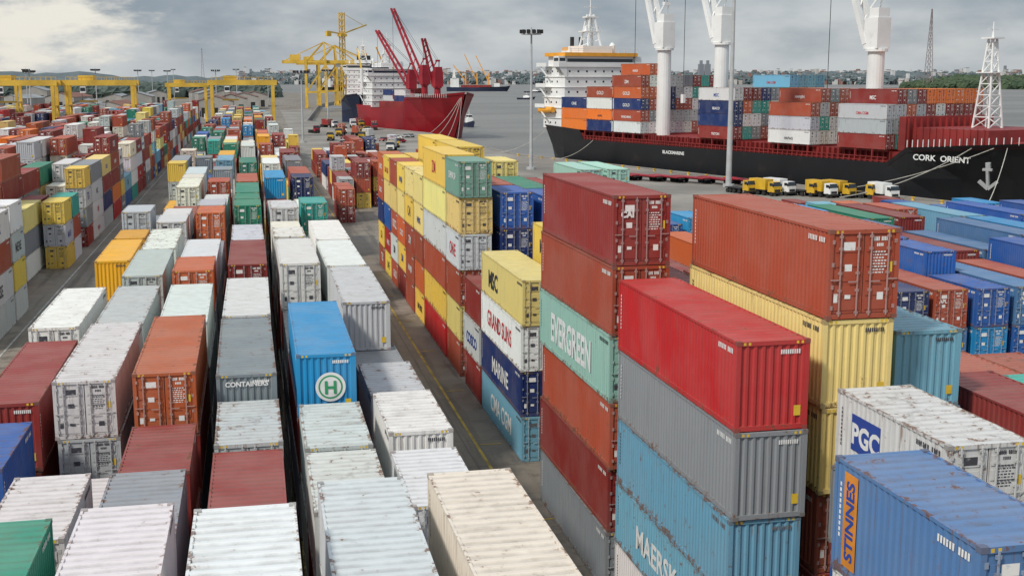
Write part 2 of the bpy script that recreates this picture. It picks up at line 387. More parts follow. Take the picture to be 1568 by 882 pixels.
s=stack(17.7,70,20,12.6,['yellow','yellow','maroon'],[D]);letter(s[0],'MSC','L',1.2,'black',z=.8,bold=.03)
stack(20.8,72,20,13.2,['orange','maroon'],[N])
stack(17.7,48.5,40,12.6,['maroon','brown']);stack(17.7,61.5,20,10.6);stack(20.8,44,40,12.4,['brown','maroon']);stack(20.8,57,40,10.6)
stack(23.9,86,40,12,['green','brown']);stack(23.9,99,40,12.6,['maroon','brown']);stack(23.9,112,40,11.4,['brown']);stack(26.9,88,40,10.4,['brown']);stack(26.9,101,40,11)
stack(34.2,124,40,12.3,['mint'],[D]);stack(37.1,124,40,12.3,['mint'],[D]);
fill(23.9,52,84,[7.8,10.3],PAL_L,.3);fill(26.9,56,84,[7.8],PAL_L,.3)
for i,x in enumerate(RX[:5]):
    fill(x,205+i*2,300,[5.2,5.2,7.8],['maroon']*6+['brown']*3+['white','ltgrey','navy','yellow'],.5,.15)
fill(13.0,186,198,[5.2],['yellow','maroon','brown'],1,0)
fill(9.5,300,360,[5.2,7.8],['yellow','white','maroon'],1,.3)
p=stack(17.3,27.0,20,12.4,['ltgrey','grey','blue','brown'],[D,D,D]);p[0].color=(.60,.60,.585,.95)
panel(p[0],.4,2.1,.85,1.95,'blue');letter(p[0],'PGC','L',.85,'white',dy=1.25,z=1.08,bold=.03,out=.004)
b2=stack(13.7,20.0,20,12.7,['steel','white','brown'],[D,D],hs=(2.85,));wear(b2[0],.85)
panel(b2[0],1.9,2.55,.25,2.6,'orange')
t=letter(b2[0],'STINNES','L',.52,'blue',dy=2.05,z=1.42,bold=.015,out=.004);t.rotation_euler=(Matrix.Rotation(-math.pi/2,3,'Z')@Matrix.Rotation(math.pi/2,3,'X')@Matrix.Rotation(math.pi/2,3,'Z')).to_euler()
stack(21.0,36,20,13.4,['ltblue','ltblue','blue'],[N,N]);stack(21.0,27.5,20,9.5,['white'])
stack(24.3,27.0,40,11,['maroon','red']);stack(27.3,27.0,40,10.8,['teal','red']);stack(30.3,27.0,40,10.6,['maroon']);stack(24.3,40.2,40,7.8)
for i in range(4): stack(27.4+3*i,38.2,40,9.2-.2*i,[R.choice(['maroon','brown','red'])])
# blue block
for i in range(15):
    x=38+3.0*i
    s=stack(x,71,20 if i%3==0 else 40,R.choice([8.0,9.6,9.6]),[['blue','navy','brown','blue','steel','brown','navy','blue'][i%8],['blue','blue','steel','sky'][i%4],'blue'],[D,D,D])
    for q in s:
        if RL.random()<.6: letter(q,RL.choice(['CMA','TEX','CAI','APL','K']),'F',.34,'white',dy=-.6,z=1.75,bold=.015)
    if i%3==0: stack(x,77.4,20,9.6,['blue'])
    for y in (83.9,96.8,109.7):
        zz=[7.2,8.0,8.6] if y>100 else [7.4,8.6,9.7,9.7]
        if R.random()<.35:
            stack(x,y,20,R.choice(zz),pal=PAL_B);stack(x,y+6.4,20,R.choice(zz),pal=PAL_B)
        else: stack(x,y,40,R.choice(zz),pal=PAL_B,cols=[R.choice(['sky','blue','steel','maroon','blue','brown','ltblue','dorange','green'])])

# ------------------------------------------------------------------ ground, road paint, water
def ground_mat():
    m,nt,b=nmat('yard_asphalt_concrete');g=G(nt)
    tc=g.n('ShaderNodeTexCoord').outputs['Object']
    n1=g.noise(tc,.05,6,.6);n2=g.noise(tc,.6,7,.65);n3=g.noise(tc,6,5)
    st=g.vm('MULTIPLY',tc,(1.,.06,1.));n4=g.noise(st,.9,5,.6)
    c=g.mix(g.mr(n1,.35,.65),(.17,.145,.115),(.27,.235,.19))
    c=g.mix(g.mr(n2,.45,.66,0,.75),c,(.08,.065,.05))
    c=g.mix(g.mr(n4,.48,.68,0,.65),c,(.06,.05,.04))
    c=g.mix(g.mr(n3,.5,.8,0,.3),c,(.32,.28,.23))
    bk=g.n('ShaderNodeTexBrick');bk.offset=0;bk.inputs['Scale'].default_value=1;bk.inputs['Brick Width'].default_value=4.;bk.inputs['Row Height'].default_value=5.;bk.inputs['Mortar Size'].default_value=.05
    g.l(tc,bk.inputs['Vector']);c=g.mix(g.math('MULTIPLY',bk.outputs['Fac'],.45),c,(.05,.045,.04))
    g.l(c,b.inputs['Base Color']);g.l(g.mr(n2,.4,.65,.85,.5),b.inputs['Roughness'])
    bp=g.n('ShaderNodeBump');bp.inputs['Strength'].default_value=.3;g.l(n3,bp.inputs['Height']);g.l(bp.outputs[0],b.inputs['Normal'])
    return m
MGND=ground_mat();MCON=simple('quay_concrete',(.30,.285,.26),.85,.3,.08)
edge=[(400,-400),(170,60),(128,178),(76,352),(72,496),(30,655),(62,1100),(160,1700),(-200,3200),(-1500,9000)]
b=MB()
land=edge+[(-9000,9000),(-9000,-400)]
b.quad([(x,y,0) for x,y in land],0)
b.obj('ground',[MGND])
b=MB()
for (x0,y0),(x1,y1) in zip(edge[:-1],edge[1:]):
    b.quad([(x0,y0,-.002),(x0,y0,-9),(x1,y1,-9),(x1,y1,-.002)],0)
    d=Vector((x1-x0,y1-y0,0)).normalized();n=Vector((d.y,-d.x,0))
    if y0<1100:
        p_=Vector((x0,y0,0)); q=Vector((x1,y1,0))
        if n.x<0:n=-n
        b.quad([p_-n*.9+Vector((0,0,.25)),p_-n*.2+Vector((0,0,.25)),q-n*.2+Vector((0,0,.25)),q-n*.9+Vector((0,0,.25))],0)
        b.quad([p_-n*.9+Vector((0,0,.01)),p_-n*.9+Vector((0,0,.25)),q-n*.9+Vector((0,0,.25)),q-n*.9+Vector((0,0,.01))],0)
b.obj('quay_wall',[MCON])
b=MB();b.quad([(x,y,.004) for x,y in [(34,150),(110,150),(120,170),(126,178),(75,350),(71,494),(29,650),(45,900),(22,900),(14,310),(34,300)]],0);b.obj('quay_pavement',[simple('apron_concrete',(.30,.275,.24),.8,.45,.05)])
MYL=simple('road_paint_yellow',(.55,.38,.05),.7,.6,.8);MWL=simple('road_paint_white',(.5,.5,.47),.7,.5,.8)
b=MB()
for x,m in ((12.6,0),(8.3,0),(-12.9,1),(-20.2,1)):
    b.quad([(x,20,.008),(x+.18,20,.008),(x+.18,600,.008),(x,600,.008)],m)
for y in range(30,600,13):
    b.quad([(12.9,y,.012),(14.2,y,.012),(14.2,y+.15,.012),(12.9,y+.15,.012)],0)
b.obj('road_marking',[MYL,MWL])
def water():
    m,nt,b=nmat('river_water');g=G(nt)
    tc=g.n('ShaderNodeTexCoord').outputs['Object']
    n=g.noise(tc,.35,5,.6);n1=g.noise(g.vm('MULTIPLY',tc,(.3,1,1)),.01,5)
    g.l(g.mix(g.mr(n1,.35,.65),(.14,.132,.115),(.20,.19,.17)),b.inputs['Base Color'])
    b.inputs['Roughness'].default_value=.4;b.inputs['Specular IOR Level'].default_value=.28
    bp=g.n('ShaderNodeBump');bp.inputs['Strength'].default_value=.8;bp.inputs['Distance'].default_value=.8;g.l(n,bp.inputs['Height']);g.l(bp.outputs[0],b.inputs['Normal']);return m
b=MB();b.quad([(-12000,-3000,-3),(30000,-3000,-3),(30000,30000,-3),(-12000,30000,-3)],0);b.obj('river_water',[water()])

# ------------------------------------------------------------------ structure materials
MY=simple('crane_yellow',(.76,.48,.06),.5,.35,.15);MW=simple('ship_white',(.80,.80,.78),.45,.15,.1);MBK=simple('hull_black',(.010,.011,.013),.4,.3,.05,dirt=(.06,.035,.03))
MMR=simple('deck_maroon',(.28,.028,.025),.6,.4,.2);MRD=simple('hull_red',(.30,.008,.016),.4,.35,.05);MNV=simple('hull_navy',(.02,.03,.07),.4,.3,.05)
MGL=simple('window_glass',(.02,.03,.04),.15,.1);MOR=simple('trim_orange',(.82,.36,.03),.5,.15);MGY=simple('galvanised_steel',(.46,.47,.47),.45,.2,.5);MDK=simple('dark_rubber',(.02,.02,.02),.8,.2)
MCR=simple('crane_red',(.36,.013,.028),.5,.35,.1)

def rtg(x0,x1,y,H=20.5):
    b=MB();d=9.
    for x in (x0,x1):
        b.box(x-.6,x+.6,y-d/2-2,y+d/2+2,1.3,2.5,0)
        for yy in (-d/2,d/2):
            b.beam((x,y+yy,2.5),(x,y+yy,H),1.1,0)
            for k in (-.9,.9): b.cyl((x-.35,y+yy+k,.8),(x+.35,y+yy+k,.8),.8,None,14,1)
        b.beam((x,y-d/2,H*.62),(x,y+d/2,H*.62),.6,0);b.beam((x,y-d/2,H),(x,y+d/2,H),.9,0)
        b.beam((x,y-d/2,2.5),(x,y+d/2,H*.62),.3,0)
        b.box(x-1.2,x-.6,y-1.5,y+1.5,2.6,5,2)
    for yy in (-d/2,d/2):
        b.box(x0-1.5,x1+1.5,y+yy-.6,y+yy+.6,H-.9,H+1.0,0)
        for i in range(14):
            x=x0+(x1-x0)*i/13;b.beam((x,y+yy,H+1.0),(x,y+yy,H+2.0),.1,0)
        b.beam((x0,y+yy,H+2.0),(x1,y+yy,H+2.0),.12,0)
    xt=x0+(x1-x0)*.3
    b.box(xt-2.5,xt+2.5,y-4.5,y+4.5,H+1.0,H+2.6,0);b.box(xt-2,xt-.2,y-5,y-3.2,H-3.4,H-1.2,2);b.box(xt-1.9,xt-.3,y-5.05,y-5.0,H-2.8,H-1.6,3)
    for k in (-2,2): b.beam((xt+k,y,H-1),(xt+k,y,H-6),.12,3)
    b.box(xt-3,xt+3,y-1.2,y+1.2,H-6.6,H-6,0)
    b.obj('gantry_crane',[MY,MDK,MW,MGL])
rtg(-13.4,9.0,472);rtg(-61.5,-39.6,450);rtg(-86.5,-64.5,440);rtg(-112,-90,520);rtg(-38,-20.6,620,19)
def sts(x,y,rz=0.):
    b=MB();H=35;g=15;w=16
    for sx in (0,g):
        for yy in (-w/2,w/2):
            b.beam((sx,yy,1.5),(sx,yy*.85,H+2),1.9,0);b.box(sx-1,sx+1,yy-4,yy+4,0,1.6,0)
        b.beam((sx,-w/2,12),(sx,w/2,12),1.5,0);b.beam((sx,-w/2*.85,H),(sx,w/2*.85,H),1.5,0)
    for yy in (-w/2,w/2):
        b.beam((0,yy,12),(g,yy,12),1.4,0);b.beam((0,yy,12),(g,yy*.9,H-2),1.,0);b.beam((0,yy*.85,H),(g,yy*.85,H),1.4,0)
        k=yy*.35
        b.beam((-18,k,H),(g+2,k,H),2.4,0)
        top=(g-1,k,H+15)
        b.beam((g,yy*.85,H),top,1.2,0);b.beam((0,yy*.85,H),top,1.,0)
        b.beam(top,(-17,k,H+.5),.5,0)
        b.beam((g+2,k,H),(g+34,k,H),2.4,0);b.beam(top,(g+32,k,H+.5),.5,0);b.beam(top,(g+18,k,H+.5),.5,0)
        for i in range(12):
            b.beam((-18+i*5.5,k,H),(-18+(i+1)*5.5,-k,H),.5,0)
    b.box(-12,-4,-4,4,H+1,H+5.5,0);b.box(g+8,g+11,-2,2,H-4,H-1,1)
    b.obj('quay_crane',[MY,MW],(x,y,0),rz)
sts(44,960,math.radians(-4));sts(58,1045,math.radians(2))
b=MB()
for k in range(16):
    za=k*4.7;zc=za+4.7;P=[(-1.6,-1.6),(1.6,-1.6),(1.6,1.6),(-1.6,1.6)]
    for i in range(4):
        a=P[i];c=P[(i+1)%4];b.beam((*a,za),(*a,zc),.55,0);b.beam((*a,za),(*c,zc),.3,0)
b.box(-3,3,-3,3,56,58,0);b.beam((0,0,58),(24,0,66),1.0,0);b.beam((0,0,58),(-14,0,60),1.0,0);b.beam((0,0,75),(22,0,65),.3,0);b.box(-15,-11,-1.5,1.5,56,60,0)
b.obj('tower_crane',[MY],(76,1010,0),.5)

def mast(x,y,H=33,r=.45,name='light_mast'):
    b=MB();b.cyl((0,0,0),(0,0,.6),1.2,None,10,0);b.cyl((0,0,.6),(0,0,H),r,r*.45,12,0)
    b.cyl((0,0,H-.4),(0,0,H-.1),2.4,None,18,0);b.cyl((0,0,H-.1),(0,0,H+1.4),.25,.1,8,0)
    for i in range(12):
        t=i*math.pi/6;c,s_=math.cos(t),math.sin(t)
        b.box(c*2.5-.35,c*2.5+.35,s_*2.5-.35,s_*2.5+.35,H-.1,H+.75,1)
    b.obj(name,[MGY,MDK],(x,y,0))
mast(67,289,32.7);mast(95.6,233,42,.62)
for x,y,h in ((-97,590,25),(-88,760,27),(-80,950,28),(-92,1250,30),(-86,1500,33),(18,430,24),(-62,1000,28),(-20,800,27),(40,640,26),(-150,900,28),(-10,1100,30),(20,1300,32)): mast(x,y,h)

# ------------------------------------------------------------------ ships
def hull(b,st,m=0,dm=1,zw=-3.,dd=.9):
    rows=[]
    for s,hd,hw,zd,sw in st:
        r=[]
        for sg in (-1,1):
            r.append([(s,sg*hd,zd),(s*.55+sw*.45,sg*(hw+(hd-hw)*.35),zd*.5+zw*.5),(sw,sg*hw,zw),(sw,sg*hw*.9,zw-4)])
        rows.append(r)
    for a,c in zip(rows[:-1],rows[1:]):
        for k in (0,1):
            for j in range(3):
                q=[a[k][j],a[k][j+1],c[k][j+1],c[k][j]]
                b.quad(q if k==0 else q[::-1],m)
        z=dd
        b.quad([(a[0][0][0],a[0][0][1],a[0][0][2]-z),(c[0][0][0],c[0][0][1],c[0][0][2]-z),(c[1][0][0],c[1][0][1],c[1][0][2]-z),(a[1][0][0],a[1][0][1],a[1][0][2]-z)],dm)
    a=rows[0];b.quad([a[0][0],a[0][1],a[0][2],a[1][2],a[1][1],a[1][0]][::-1],m)
def house(b,x0,x1,hw,z0,nd,wing,mw=0,mg=1,mo=2,orange=True):
    z=z0
    for i in range(nd):
        h=2.9;w=hw-(.12*i)
        b.box(x0,x1,-w,w,z,z+h-.12,mw);b.box(x0-.6,x1+.3,-w-.3,w+.3,z+h-.12,z+h,mw)
        n=int(w*2/2.9)
        for k in range(n):
            y=-w+1.4+k*2.9
            b.box(x1,x1+.03,y-.28,y+.28,z+1.2,z+1.75,mg)
        for k in range(int((x1-x0)/2.8)):
            x=x0+1.2+k*2.8;b.box(x-.28,x+.28,-w-.03,-w,z+1.2,z+1.75,mg)
        if i%2==1:
            b.box(x0-1.5,x0+4,-w-2.2,-w,z+h-.12,z+h+.02,mw);b.box(x0-1.5,x0+4,-w-2.2,-w-2.12,z+h,z+h+1.0,mw)
            b.beam((x0+4,-w-1.8,z),(x0,-w-1.8,z+h),.3,mw)
        z+=h
    b.box(x0+1,x1,-hw+1,hw-1,z,z+2.8,mw);b.box(x1-2.6,x1+.4,-wing,wing,z-.2,z+1.1,mw);b.box(x1,x1+.05,-hw+1.2,hw-1.2,z+1.2,z+2.1,mg)
    for sg in (-1,1):
        b.quad([(x1+.2,sg*(hw-1),z-3.5),(x1+.2,sg*(wing),z-.2),(x1+.2,sg*(hw-1),z-.2)],mw);b.quad([(x1-2,sg*(hw-1),z-3.5),(x1-2,sg*(wing),z-.2),(x1-2,sg*(hw-1),z-.2)],mw)
    b.box(x1-2.6,x1+.2,-wing,-wing+2.5,z+1.1,z+2.8,mw);b.box(x1-2.6,x1+.2,wing-2.5,wing,z+1.1,z+2.8,mw)
    b.box(x1+.2,x1+.24,-wing+.3,-wing+2.2,z+1.4,z+2.3,mg);b.box(x1-2.3,x1,-wing-.03,-wing,z+1.4,z+2.3,mg)
    b.box(x0+.5,x1+.8,-hw,hw,z+2.8,z+3.8 if orange else z+3.1,mo if orange else mw)
    b.box(x0+1.5,x1-1.5,-5,5,z+3.8,z+5.8,mw)
    for k in range(12):
        y=-hw+k*hw/5.5;b.beam((x1+.6,y,z+3.8),(x1+.6,y,z+4.9),.09,mw)
    b.beam((x1+.6,-hw,z+4.9),(x1+.6,hw,z+4.9),.1,mw);b.beam((x1+.6,-hw,z+4.4),(x1+.6,hw,z+4.4),.08,mw)
    b.cyl((x1-3,6,z+3.8),(x1-3,6,z+6),.9,.9,10,mw);b.cyl((x1-3,6,z+6),(x1-3,6,z+6.8),.9,.3,10,mw);b.cyl((x1-4,-8,z+3.8),(x1-4,-8,z+5.5),.6,.3,10,mw)
    zt=z+5.8;xm=(x0+x1)/2
    for sx,sy in ((-2.2,-2.2),(2.2,-2.2),(-2.2,2.2),(2.2,2.2)): b.beam((xm+sx,sy,zt),(xm+sx*.3,sy*.3,zt+9),.42,mw)
    for k in range(5):
        f=2.2*(1-.7*k/5);zz=zt+9*k/5
        b.beam((xm-f,-f,zz),(xm+f*.8,f*.8,zz+1.8),.22,mw);b.beam((xm-f,f,zz),(xm+f*.8,-f*.8,zz+1.8),.22,mw)
    b.box(xm-1.8,xm+1.8,-3,3,zt+4,zt+4.25,mw);b.box(xm+.8,xm+1.2,-2.6,2.6,zt+5,zt+5.4,mw);b.box(xm-1.2,xm+1.2,-2,2,zt+8,zt+8.4,mw)
    b.cyl((xm,0,zt+8),(xm,0,zt+14),.32,.1,6,mw);b.beam((xm,-2.2,zt+11),(xm,2.2,zt+11),.22,mw);b.cyl((xm+1,-2.2,zt+4.2),(xm+1,-2.2,zt+5.6),.7,.4,8,mw)
    return z
def scrane(b,x,y,z0,zt,jx,jy,jz,m=0,dk=1,r=1.9,jw=1.05):
    b.cyl((x,y,z0),(x,y,zt-9),r,r*.92,18,m);b.cyl((x,y,zt-9),(x,y,zt-8.4),r*1.25,None,18,m)
    b.box(x-1.9,x+1.9,y-1.9,y+1.9,zt-8.4,zt-2,m);b.box(x-.9,x+1.7,y-1.6,y+1.6,zt-2,zt,m)
    b.box(x-2.9,x-1.9,y-1.2,y+1.2,zt-6.5,zt-4,dk)
    b.beam((x-1,y-1.3,zt),(x+.6,y-.6,zt+2.4),.35,m);b.beam((x-1,y+1.3,zt),(x+.6,y+.6,zt+2.4),.35,m);b.box(x,x+1,y-.9,y+.9,zt+2.2,zt+3.0,m)
    p0=[Vector((x-1.7,y+k,zt-7.4)) for k in (-1.5,1.5)];e=Vector((x+jx,y+jy,zt+jz))
    p1=[e+Vector((0,k,0)) for k in (-.7,.7)]
    for a,c in zip(p0,p1): b.beam(a,c,jw,m)
    for i in range(9):
        t=i/9;u=(i+1)/9
        b.beam(p0[0].lerp(p1[0],t),p0[1].lerp(p1[1],u),.3,m)
    b.beam((x+.5,y-.4,zt+2.8),p1[0],.1,dk);b.beam((x+.5,y+.4,zt+2.8),p1[1],.1,dk)
    b.beam(e,e+Vector((0,0,-zt*.75-jz+8)),.10,dk);b.box(e.x-.5,e.x+.5,e.y-.4,e.y+.4,zt*.25+6,zt*.25+8.2,m)
ANG=math.atan2(-.955,.296);O=Vector((98.4,341.1,0))
AX=Vector((.296,-.955,0));NN=Vector((.955,.296,0))
b=MB()
st=[(-13,8,3,8.9,-9),(-8,12.5,9,8.8,-7),(4,13.8,13.2,8.5,4),(13,14,14,8.1,13),(15,14,14,5.5,15),(125,14,14,5.6,125),(130,14,13,8.8,130),(141,13.3,9,9.6,140),(150,11,5,10.2,148),(158,6.8,1.6,10.8,152),(164,.4,.2,11.4,155)]
hull(b,st,0,1)
b.box(14,128,-11.5,11.5,4.5,7.6,1)
for i in range(72):
    s=15.5+i*1.53
    b.box(s-.12,s+.12,-13.9,-13.5,5.3,8.0 if i%3==0 else 6.6,1);b.box(s-.1,s+.1,-12.2,-11.5,4.5,7.7,1)
b.box(15,125,-13.95,-13.75,6.5,6.65,1);b.box(15,125,-13.95,-13.75,5.8,5.92,1)
for s0 in (3,16,29,65,90,111): b.box(s0,s0+13,-12.6,12.6,7.55,8.0,1)
b.box(126.5,128.2,-12.5,12.5,8,14.6,1);b.box(128.2,146,-10.5,10.5,8.2,12.5,1)
for i in range(14):
    b.box(128.2,128.6,-12+i*1.75,-11.7+i*1.75,8.5,14.3,1)
for i in range(11): b.box(129+i*1.6,129.3+i*1.6,-10.7,-10.5,8.2,12.6,1)
for i in range(20):
    s=130+i*1.3;w=13.9 if s<141 else 13.2-(s-141)*.30
    b.beam((s,-w+.1,8.8+(s-130)*.06),(s,-w+.1,10.2+(s-130)*.06),.12,5)
for k in range(5): b.cyl((147+k*2,-4+k*.6,9.5),(147+k*2,-2,9.5),.8,None,10,1)
zb=house(b,-9,2,12.4,8,6,14.2,2,3,4)
b.box(-13,-9,-4,4,8,30,2);b.box(-13.2,-9.0,-3.5,3.5,28,31,4);b.cyl((-11,-1.5,31),(-11,-1.5,34),.6,None,8,6);b.cyl((-11,1.5,31),(-11,1.5,34),.6,None,8,6)
b.cyl((-9,-13.4,13),(-2,-13.4,13.2),1.0,.8,10,4)
scrane(b,42,-7,7.6,38,-13,0,22,2,6);scrane(b,60,-3,7.6,39,-15,0,24,2,6);scrane(b,107.5,0,7.6,36.5,-12,-2,22,2,6)
fx=137;z0=12.5
for k in range(8):
    f0=1.9*(1-k*.09);f1=1.9*(1-(k+1)*.09);za=z0+k*2.1;zc=za+2.1
    P=[(-1,-1),(1,-1),(1,1),(-1,1)]
    for i in range(4):
        a=P[i];c=P[(i+1)%4]
        b.beam((fx+a[0]*f0,a[1]*f0,za),(fx+a[0]*f1,a[1]*f1,zc),.30,2);b.beam((fx+a[0]*f1,a[1]*f1,zc),(fx+c[0]*f1,c[1]*f1,zc),.18,2)
        b.beam((fx+a[0]*f0,a[1]*f0,za),(fx+c[0]*f1,c[1]*f1,zc),.17,2)
b.box(fx-1.9,fx+1.9,-1.9,1.9,z0+10.4,z0+10.6,2);b.box(fx-1.5,fx+1.5,-1.5,1.5,z0+16.8,z0+17.1,2);b.cyl((fx,0,z0+17.1),(fx,0,z0+20),.25,.1,8,2);b.beam((fx,-1.4,z0+18.6),(fx,1.4,z0+18.6),.16,2)
ship=b.obj('cargo_ship',[MBK,MMR,MW,MGL,MOR,MW,MDK],O,ANG)
def shiptext(parent,txt,s,y,z,size,sx=1,mat='white',rzadd=0,tilt=0):
    cu=bpy.data.curves.new('ship_name','FONT');cu.body=txt;cu.size=size;cu.align_x='CENTER';cu.offset=.03;cu.extrude=.01;cu.materials.append(LM[mat])
    t=bpy.data.objects.new('ship_name',cu);col.objects.link(t);t.parent=parent;t.location=(s,y,z);t.rotation_euler=(math.pi/2+tilt,0,rzadd);t.scale=(sx,1,1);return t
shiptext(ship,'CORK  ORIENT',138.5,-13.95,6.6,1.5,1.25,rzadd=.05)
shiptext(ship,'BLACKMARINE',56,-14.06,3.6,1.1,1.2)
b=MB();b.beam((0,0,0),(0,0,3.4),.5,0);b.beam((-1.7,0,1.2),(0,0,-.2),.55,0);b.beam((1.7,0,1.2),(0,0,-.2),.55,0);b.beam((-.9,0,3.4),(.9,0,3.4),.4,0);b.cyl((0,.3,3.4),(0,.3,4.6),.5,None,8,0)
an=b.obj('anchor',[MGY]);an.parent=ship;an.location=(147,-10.9,2.2);an.rotation_euler=(.2,0,.25)
def deck(s0,kind,rows):
    for ri,(nt,cols) in rows.items():
        y=-12.3+ri*2.75
        for t in range(nt):
            c=cols[t] if t<len(cols) and R.random()<.8 else R.choice(['white','maroon','brown','dorange','ltgrey','grey','white','teal','navy','brown'])
            p=O+AX*(s0+6.5)+NN*y
            q=cont(p.x,p.y,8.05+t*2.95,kind,2.93,c,N,ANG-math.pi/2,1.08,False)
            if ri==0 or (t==nt-1 and ri<7): autologo(q,'R',.6)
deck(3,40,{i:((3,['orange','orange','navy']) if i==0 else (3,[])) for i in range(4)})
deck(16,40,{i:((4,['navy','orange','navy','brown']) if i==0 else (4,[])) for i in range(6)})
deck(28.3,40,{i:((5,['white','brown','navy','dorange','orange']) if i==0 else ((5,['white','ltgrey']) if i>2 else (6 if i==1 else 5,['white','grey','brown','dorange','orange','dorange']))) for i in range(10)})
deck(65,40,{i:((4,['maroon','navy','navy','white']) if i==0 else ((5,['white','white','white','orange','ltblue']) if i>5 else (4,[]))) for i in range(10)})
deck(90,40,{i:((3,['white','ltgrey','brown']) if i==0 else (4,['white','teal','ltgrey','brown'] if i%2 else [])) for i in range(10)})
deck(111.2,40,{i:((3,['maroon','ltgrey','ltgrey']) if i==0 else (4,['maroon','gold','maroon','orange'] if i>3 else ['teal','ltgrey','ltgrey','maroon'])) for i in range(10)})
# red ship
SD=Vector((.294,-.956,0));b=MB()
st=[(36,9,5,10,39),(44,12,11,10,44),(62,12.5,12.5,10,62),(63,12.5,12.5,8.5,63),(98,12.5,12.5,9.5,98),(100,12.5,12.2,14,100),(115,11.8,8.5,14.8,113),(126,8,3,15.6,120),(134,.4,.2,16.6,123)]
hull(b,st,0,1)
house(b,48,59,10.5,9,5,12.5,2,3,2,False);b.box(41,47,-3.5,3.5,9,29,3)
for i in range(26): b.beam((100+i*1.2,-12.4+max(0,(i-12))*.4,14.2),(100+i*1.2,-12.4+max(0,(i-12))*.4,15.8),.14,2)
b.box(64,98,-9,9,8,12,1)
for x,jx,jz,zt in ((80,-24,18,26),(94,-20,25,28),(107,-1,12,27)):
    scrane(b,x,0,9,zt,jx,-6,jz,4,5,1.5,.75)
S=Vector((72,504,0))+Vector((.956,.294,0))*13.5
SA=math.atan2(SD.y,SD.x)
o=b.obj('bulk_carrier_ship',[MRD,MMR,MW,MNV,MCR,MDK],S-SD*124,SA)
for i in range(2):
    for t in range(2): 
        p=S-SD*(56-i*13)-Vector((.956,.294,0))*(5);cont(p.x,p.y,12+t*2.6,40,2.58,['ltgrey','navy','white','ltgrey'][i+t],N,SA-math.pi/2,1,False)
# navy ship
b=MB();st=[(0,9,6,11,2),(10,12,11,11,10),(120,12,12,10,120),(135,9,4,13,131),(145,.4,.2,14,136)]
hull(b,st,0,1);zb=house(b,92,104,10,10,6,12,2,3,4,False);b.box(86,91,-4,4,10,36,5)
for x in (20,50,118): b.cyl((x,0,9),(x,0,28),1.2,1.,10,2);b.beam((x,0,27),(x-12,-3,40),.8,4)
b.box(28,85,-9,9,9,13,1)
b.obj('freighter_ship',[MNV,MMR,MW,MGL,MY,MDK],(82,843,0),math.atan2(-143,-20))
def boat(x,y,L,rz,name,hm,z=0):
    b=MB();hull(b,[(0,L*.15,L*.1,-.8,.3),(L*.3,L*.17,L*.15,-.9,L*.3),(L*.7,L*.16,L*.12,-.5,L*.7),(L,.1,.05,.6,L*.93)],0,1,-3,.3)
    b.box(L*.35,L*.68,-L*.1,L*.1,-1.2,1.6,1);b.box(L*.42,L*.62,-L*.08,L*.08,1.6,3.6,1);b.box(L*.62,L*.63,-L*.07,L*.07,2.3,3.2,2);b.box(L*.42,L*.62,-L*.083,-L*.08,2.3,3.2,2);b.cyl((L*.5,0,3.6),(L*.5,0,6.5),.15,.08,6,1)
    b.obj(name,[hm,MW,MGL],(x,y,0),rz)
MBB=simple('boat_blue',(.05,.18,.4),.5,.2)
boat(112,640,14,-1.4,'tug_boat',MNV);boat(290,1100,22,.3,'small_boat',MBB)
for x,y,L in ((330,1500,24),(520,2300,40),(900,3300,60),(700,2700,45),(1250,3600,70)): boat(x,y,L,R.uniform(-.6,.6),'small_boat',MNV)
def farship(x,y,rz,hm,seed):
    rr=random.Random(seed);b=MB();hull(b,[(0,10,9,6,0),(60,11,11,5,60),(125,8,4,7,122),(135,.3,.2,9,128)],0,1)
    b.box(8,26,-8,8,5,24,1);b.box(12,20,-9,9,24,28,1);b.box(14,18,-1,1,28,42,1);b.box(100,112,-7,7,5,14,1);b.box(30,95,-8,8,4,10,3)
    for x0 in (40,64,88):
        b.beam((x0,0,4),(x0,0,34),2.4,2);b.beam((x0,0,18),(x0-26,0,48+rr.uniform(0,30)),1.8,2);b.beam((x0,0,34),(x0-24,0,46),.7,2)
    b.obj('dredger_ship',[hm,MW,MOR,MMR],(x,y,0),rz)
farship(410,2560,-.2,MNV,1);farship(180,2100,.3,MMR,2);farship(150,2700,-.1,MBK,3)

